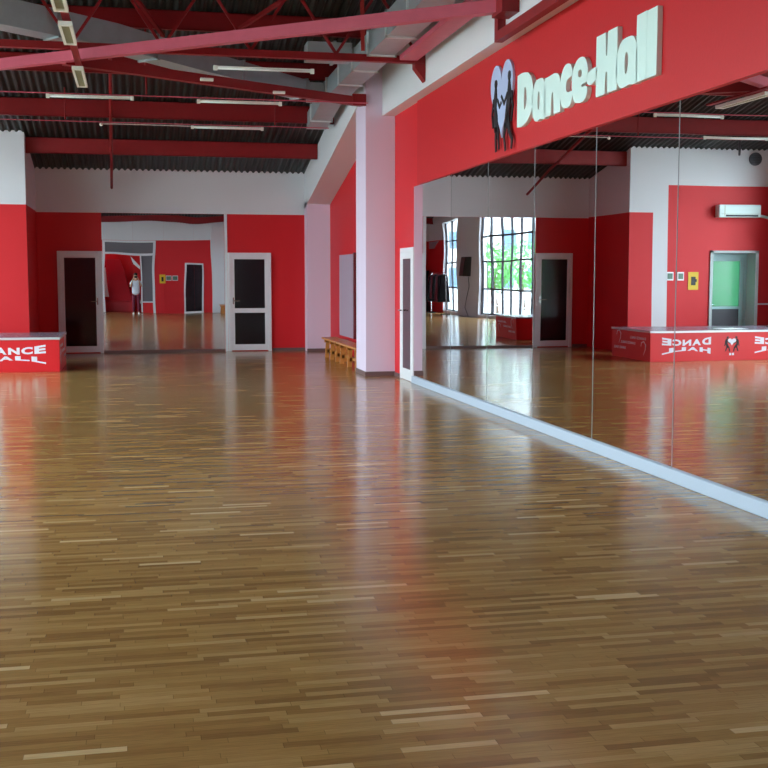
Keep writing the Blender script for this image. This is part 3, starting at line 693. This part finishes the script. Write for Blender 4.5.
# ---------------------------------------------------------------- lamps
def batten(x0, x1, y, label, z=4.18):
    rt = root('lamp_batten', ((x0 + x1) / 2, y, z), label, 'lamp', 'unlit fluorescent battens across the hall')
    MB().box(x0 + .02, x1 - .02, y - .015, y + .015, z + .014, z + .03, bev=.003).build('housing', 'lampwhite', rt)
    MB().tube([(x0 + .04, y, z), (x1 - .04, y, z)], .014, 12).build('fluorescent_tube', 'tube', rt, smooth=True)
    for xx in (x0, x1 - .05): MB().box(xx, xx + .05, y - .02, y + .02, z - .026, z + .034, bev=.005).build('end_cap', 'lampwhite', rt)
for x0, x1, y, lab in [(-1.21, .02, 17.42, 'white lamp batten upper left, left of the pair in its row'), (.93, 2.19, 17.5, 'white lamp batten right of centre, above the farthest one'), (.99, 2.25, 14.68, 'nearest white lamp batten, crossing in front of the grey duct'),
                       (.98, 2.24, 20.5, 'farthest white lamp batten, closest to the white far wall'), (-3.4, -2.14, 17.42, 'lamp batten seen only in the mirror at its right edge'), (-3.5, -2.2, 20.0, 'lamp batten before the far-left white wall, seen in the mirror')]:
    batten(x0, x1, y, lab)
for y, x1, lab in [(17.46, 3.5, 'thin reddish lamp rail spanning the hall above the middle battens'), (20.5, 3.4, 'thin reddish lamp rail nearest the far wall')]:
    tag(MB().box(XL + .02, x1, y - .015, y + .015, 4.226, 4.238).build('lamp_rail', 'steel_pale'), lab, 'rail', 'thin lamp rails')
tag(MB().tube([(-.52, 20.5, 4.20), (-.2, 20.5, 4.205), (.98, 20.5, 4.20)], .006, 6).blob((-.53, 20.5, 4.19), .03, sub=2).build('lamp_cable', 'lampwhite'), 'thin pale cable with a round end beside the farthest batten', 'cable')
def louvre(y0, y1, label):
    x0, x1, z = -.735, -.595, 4.18
    rt = root('louvre_lamp', (-.66, (y0 + y1) / 2, z), label, 'lamp', 'row of white louvre lamps')
    m = MB().box(x0, x1, y0, y1, z + .035, z + .045)
    m.box(x0, x0 + .03, y0, y1, z, z + .035).box(x1 - .03, x1, y0, y1, z, z + .035).box(x0 + .03, x1 - .03, y0, y0 + .06, z, z + .035).box(x0 + .03, x1 - .03, y1 - .06, y1, z, z + .035)
    m.build('housing', 'lampwhite', rt)
    m = MB(); yy = y0 + .1
    while yy < y1 - .08: m.box(x0 + .03, x1 - .03, yy, yy + .006, z + .005, z + .03); yy += .06
    m.box(x0 + .03, x1 - .03, y0 + .06, y1 - .06, z + .03, z + .035)
    m.build('louvre', 'louvre', rt)
louvre(10.75, 11.95, 'white louvre lamp cut by the top edge of the picture'); louvre(12.55, 13.60, 'middle white louvre lamp below the one at the top edge'); louvre(15.15, 16.55, 'lowest and farthest white louvre lamp of the row')
tag(MB().box(-.70, -.62, 8.5, 16.9, 4.275, 4.30).build('lamp_rail', 'steel'), 'dark rail carrying the row of white louvre lamps', 'rail')
for x, y, lab in ((1.0, 16.2, 'tiny white connector clip under the dark diagonal bar, left'), (2.1, 17.1, 'tiny white connector clip under the dark diagonal bar, right')):
    tag(MB().box(x - .09, x + .09, y - .03, y + .03, ZB - .13, ZB - .09, bev=.008).build('cable_clip', 'lampwhite'), lab, 'clip')

# ---------------------------------------------------------------- near-left corner of the hall (seen in the mirrors)
spk = root('wall_speaker', (XL, 4.0, 1.64), 'black wedge loudspeaker on the white pier between the windows', 'speaker')
MB().prism([(XL, 3.75, 1.64), (XL + .30, 3.72, 1.64), (XL + .22, 3.82, 2.4), (XL, 3.84, 2.4)], (0, .5, 0)).build('cabinet', 'black', spk, bevel=.01)
tag(MB().tube([(XL + .02, 4.0, 1.62), (XL + .03, 4.15, 1.2), (XL + .04, 3.9, .8), (XL + .2, 4.2, .4), (XL + .15, 4.6, .02)], .012, 6).build('speaker_cable', 'black'), 'black cable trailing down from the wall loudspeaker', 'cable')
ld_ = root('stepladder', (-4.5, -1.6, 0), 'aluminium stepladder standing in the near-left corner', 'ladder')
for s in (-.22, .22):
    MB().bar((-4.75, -1.6 + s, 0), (-4.5, -1.6 + s * .7, 1.9), .05, .03).build('rail', 'flange', ld_); MB().bar((-4.15, -1.6 + s, 0), (-4.46, -1.6 + s * .7, 1.9), .04, .03).build('rail', 'flange', ld_)
for k in range(6):
    t = (k + 1) / 7; MB().box(-4.75 + .25 * t - .05, -4.75 + .25 * t + .05, -1.6 - .2, -1.6 + .2, 1.9 * t - .012, 1.9 * t + .012).build('step', 'flange', ld_)
rk = root('clothes_rack', (-4.8, .9, 0), 'metal rack hung with dark clothes below the near window', 'rack')
MB().tube([(-4.75, -.1, 0), (-4.75, -.1, 1.75), (-4.75, 2.1, 1.75), (-4.75, 2.1, 0)], .018, 8).build('rack_frame', 'chrome', rk)
MB().box(-4.95, -4.55, -.14, -.06, 0, .04).box(-4.95, -4.55, 2.06, 2.14, 0, .04).build('foot', 'black', rk)
for k in range(7):
    y = .1 + k * .29; c = k % 3
    g = MB(); w0, w1 = .17, .24 - .03 * c; zb = .55 + .12 * (k % 2)
    pts = [(-4.75 - .04, y, 1.68), (-4.75 - w0, y, 1.58), (-4.75 - w1, y, zb), (-4.75 + w1, y, zb), (-4.75 + w0, y, 1.58), (-4.75 + .04, y, 1.68)]
    g.prism(pts, (0, .09, 0)); o = g.build('hanging_garment', ['cloth', 'maroon', 'cloth'][c], bevel=.02)
    tag(o, ['black', 'maroon', 'long black'][c] + ' garment on the rack, ' + ['first', 'second', 'third', 'fourth', 'fifth', 'sixth', 'seventh'][k] + ' from the near corner', 'garment', 'garments on the clothes rack')
po = root('wall_poster', (XL, -2.0, 2.6), 'pale grey poster high on the red wall near the near-left corner', 'poster')
MB().prism([(XL + .013, -2.9, 2.9), (XL + .013, -1.9, 2.9), (XL + .013, -1.1, 3.2 + .02), (XL + .013, -1.5, 3.2), (XL + .013, -2.9, 3.2)], (.01, 0, 0)).build('poster_sheet', 'greypanel', po)
cb_ = root('cabinet', (-4.9, -2.7, 0), 'black cabinet in the near-left corner of the hall', 'cabinet')
MB().box(-5.2, -4.7, -3.05, -2.35, 0, 1.9, bev=.01).build('body', 'black', cb_)
MB().box(-4.7, -4.685, -3.02, -2.71, .08, 1.86).build('door', 'cloth', cb_); MB().box(-4.7, -4.685, -2.69, -2.38, .08, 1.86).build('door', 'cloth', cb_)
# leaning mats and banner in the lobby behind the glazing
mt = root('gym_mat', (-.6, YB - 1.2, 0), 'thick red gym mat leaning behind the glazed partition', 'mat')
MB().prism([(-1.2, YB - 1.0, .5), (-.15, YB - 1.0, .5), (-.75, YB - 1.6, 2.35), (-1.55, YB - 1.6, 2.35)], (0, -.25, 0)).build('mat_body', 'mat', mt, bevel=.03)
MB().box(-1.4, -.1, YB - 1.35, YB - .85, 0, .5, bev=.03).build('mat_base', 'mat', mt)
bnr = MB().prism([(-.2, YB - .8, 2.55), (.2, YB - .8, 2.1), (.2, YB - .8, 1.95), (-.1, YB - .8, 2.2)], (0, -.01, 0)).prism([(-.05, YB - .8, 1.6), (.02, YB - .8, 1.6), (.2, YB - .8, .4), (.1, YB - .8, .4)], (0, -.01, 0)).prism([(-1.4, YB - .8, 2.0), (-1.32, YB - .8, 2.0), (-1.2, YB - .8, .7), (-1.4, YB - .8, .7)], (0, -.01, 0))
tag(bnr.build('fabric_banner', 'paper'), 'white fabric banner strips hanging in the lobby behind the partition', 'banner')

# ---------------------------------------------------------------- outside
struct('ground', MB().box(-60, XL - .3, -70, 60, -.25, -.12), 'paving')
def tree(x, y, h, r, label):
    rt = root('garden_tree', (x, y, -.12), label, 'tree', 'garden trees outside the windows')
    MB().tube([(x, y, -.12), (x + .1, y, h * .35), (x, y + .1, h * .6)], .12, 8, taper=[.16, .11, .06]).build('trunk', 'bark', rt)
    m = MB(); rn = random.Random(int(x * 10 + y * 7))
    for k in range(900):
        a = rn.uniform(0, 2 * PI); b = rn.uniform(-1, 1); q = rn.uniform(.6, 1) * (1 - .25 * rn.random())
        c = Vector((x + r * q * math.cos(a) * math.sqrt(1 - b * b), y + r * q * math.sin(a) * math.sqrt(1 - b * b), h * .6 + h * .4 * b * q))
        n1 = Vector((rn.uniform(-1, 1), rn.uniform(-1, 1), rn.uniform(-1, 1))).normalized(); n2 = n1.cross(Vector((.3, .2, 1))).normalized(); s = rn.uniform(.07, .16)
        vs = [m.b.verts.new(c + n1 * s), m.b.verts.new(c + n2 * s * .6), m.b.verts.new(c - n1 * s), m.b.verts.new(c - n2 * s * .6)]; m.b.faces.new(vs)
    m.build('foliage', 'foliage', rt)
tree(-8.6, -3.0, 3.4, 1.3, 'leafy green tree outside the large window, nearest the glass')
tree(-11.5, -7.0, 3.8, 1.6, 'leafy green tree farther out behind the railing')
tree(-9.5, 26.5, 3.6, 1.5, 'leafy green tree outside beyond the green-glazed door')
bl = root('neighbour_building', (-22, -32, -.12), 'pale apartment building outside beyond the large window', 'building')
MB().box(-32, -13, -36, -30, -.12, 9).build('wall', 'facade', bl)
for k in range(9):
    for q in range(3):
        x = -31 + k * 2.05; z = .8 + q * 2.8
        MB().box(x, x + 1.0, -30.0, -29.96, z, z + 1.4).build('window', 'fwin', bl)
rg = root('railing', (-6.6, 6, -.12), 'white metal railing outside the large window', 'railing')
for y in range(-4, 14, 2): MB().box(-7.03, -6.97, y, y + .05, -.12, 1.0).build('post', 'rail', rg)
for z in (.35, .65, .98): MB().box(-7.02, -6.98, -4, 12.05, z, z + .04).build('rail', 'rail', rg)

# ---------------------------------------------------------------- the photographer, seen in the far mirror
def skin_mesh(name, verts, edges, radii, m, parent, sub=2, rootv=0):
    me = bpy.data.meshes.new(name); T = parent.location
    me.from_pydata([Vector(v) - T for v in verts], edges, []); o = bpy.data.objects.new(name, me); COL.objects.link(o)
    sk = o.modifiers.new('skin', 'SKIN'); sk.use_smooth_shade = True
    for i, r_ in enumerate(radii):
        d = me.skin_vertices[0].data[i]; d.radius = (r_, r_) if isinstance(r_, float) else r_; d.use_root = (i == rootv)
    sb_ = o.modifiers.new('sub', 'SUBSURF'); sb_.levels = sub; sb_.render_levels = sub
    dg = bpy.context.evaluated_depsgraph_get(); dg.update(); nm = bpy.data.meshes.new_from_object(o.evaluated_get(dg)); o.modifiers.clear(); o.data = nm
    nm.materials.clear(); nm.materials.append(M[m])
    for p in nm.polygons: p.use_smooth = True
    if parent: o.parent = parent
    return o
PX, PY = -.02, -.42
ph = root('person', (PX, PY, 0), 'person in pale shirt and maroon trousers holding up a phone to take the picture', 'person')
V, E_, R_ = [], [], []
def add(p, r, par=None):
    V.append((PX + p[0], PY + p[1], p[2])); R_.append(r)
    if par is not None: E_.append((par, len(V) - 1))
    return len(V) - 1
pel = add((0, 0, .95), (.15, .11)); wa = add((0, 0, 1.10), (.125, .095), pel); ch = add((0, 0, 1.28), (.155, .105), wa); up_ = add((0, -.005, 1.41), (.13, .08), ch)
nk = add((0, .0, 1.48), .052, up_); hd0 = add((0, .015, 1.56), (.062, .07), nk); hd1 = add((0, .01, 1.64), (.072, .088), hd0); hd2 = add((0, 0, 1.71), (.062, .078), hd1)
hands = []
for s in (-1, 1):
    sh = add((s * .17, -.005, 1.39), .052, up_); el = add((s * .25, .15, 1.19), .038, sh); wr = add((s * .13, .33, 1.47), .024, el)
    hb = add((s * .105, .355, 1.53), (.018, .03), wr); hands.append((s, hb))
    for k in range(4):
        f0 = add((s * (.095 - .004 * k), .372, 1.545 + .0 + k * .017), .0085, hb); f1 = add((s * .085, .388, 1.558 + k * .017), .0078, f0); f2 = add((s * (.066 - .003 * k), .392, 1.560 + k * .017), .007, f1)
    t0 = add((s * .09, .345, 1.55), .010, hb); t1 = add((s * .074, .352, 1.575), .009, t0); t2 = add((s * .062, .358, 1.592), .008, t1)
    hp_ = add((s * .09, 0, .88), .085, pel); kn = add((s * .105, .02, .48), .055, hp_); an = add((s * .11, -.01, .09), .036, kn); ft = add((s * .12, .11, .035), (.04, .025), an)
body = skin_mesh('body', V, E_, R_, 'skin', ph, 2)
def shell(name, P, E2, R2, m): return skin_mesh(name, [(PX + a, PY + b, c) for a, b, c in P], E2, R2, m, ph, 2)
shell('shirt', [(0, .01, .80), (0, 0, 1.1), (0, 0, 1.28), (0, -.005, 1.42), (-.185, -.005, 1.395), (-.235, .10, 1.27), (.185, -.005, 1.395), (.235, .10, 1.27)],
      [(0, 1), (1, 2), (2, 3), (3, 4), (4, 5), (3, 6), (6, 7)], [(.205, .155), (.175, .135), (.185, .13), (.135, .085), .066, .06, .066, .06], 'shirt')
shell('trousers', [(0, 0, .93), (-.09, 0, .84), (-.107, .02, .48), (-.11, -.005, .10), (.09, 0, .84), (.107, .02, .48), (.11, -.005, .10)], [(0, 1), (1, 2), (2, 3), (0, 4), (4, 5), (5, 6)],
      [(.155, .12), .10, .075, .062, .10, .075, .062], 'trouser')
for s in (-1, 1):
    MB().blob((PX + s * .12, PY + .07, .045), .1, (.5, 1.35, .45)).build('shoe', 'paper', ph, smooth=True)
MB().blob((PX, PY - .015, 1.70), .1, (.86, 1.02, .75)).blob((PX, PY - .045, 1.63), .095, (.86, .75, .95)).build('hair', 'hair', ph, smooth=True)
MB().blob((PX - .028, PY + .092, 1.645), .013).blob((PX + .028, PY + .092, 1.645), .013).build('eye', 'iris', ph, smooth=True)
MB().prism([(PX - .012, PY + .095, 1.60), (PX + .012, PY + .095, 1.60), (PX, PY + .122, 1.605), ], (0, -.006, .035)).build('nose', 'skin', ph)
MB().blob((PX, PY + .088, 1.572), .02, (1.1, .5, .35)).build('mouth', 'lip', ph, smooth=True)
for s in (-1, 1): MB().blob((PX + s * .078, PY + .0, 1.63), .02, (.45, .8, 1.4)).build('ear', 'skin', ph, smooth=True)
phn = root('phone', (0, -.035, 1.6), 'dark phone held upright at eye level by the photographer', 'phone')
MB().box(-.075, .075, -.044, -.036, 1.562, 1.64, bev=.003).build('body', 'black', phn)
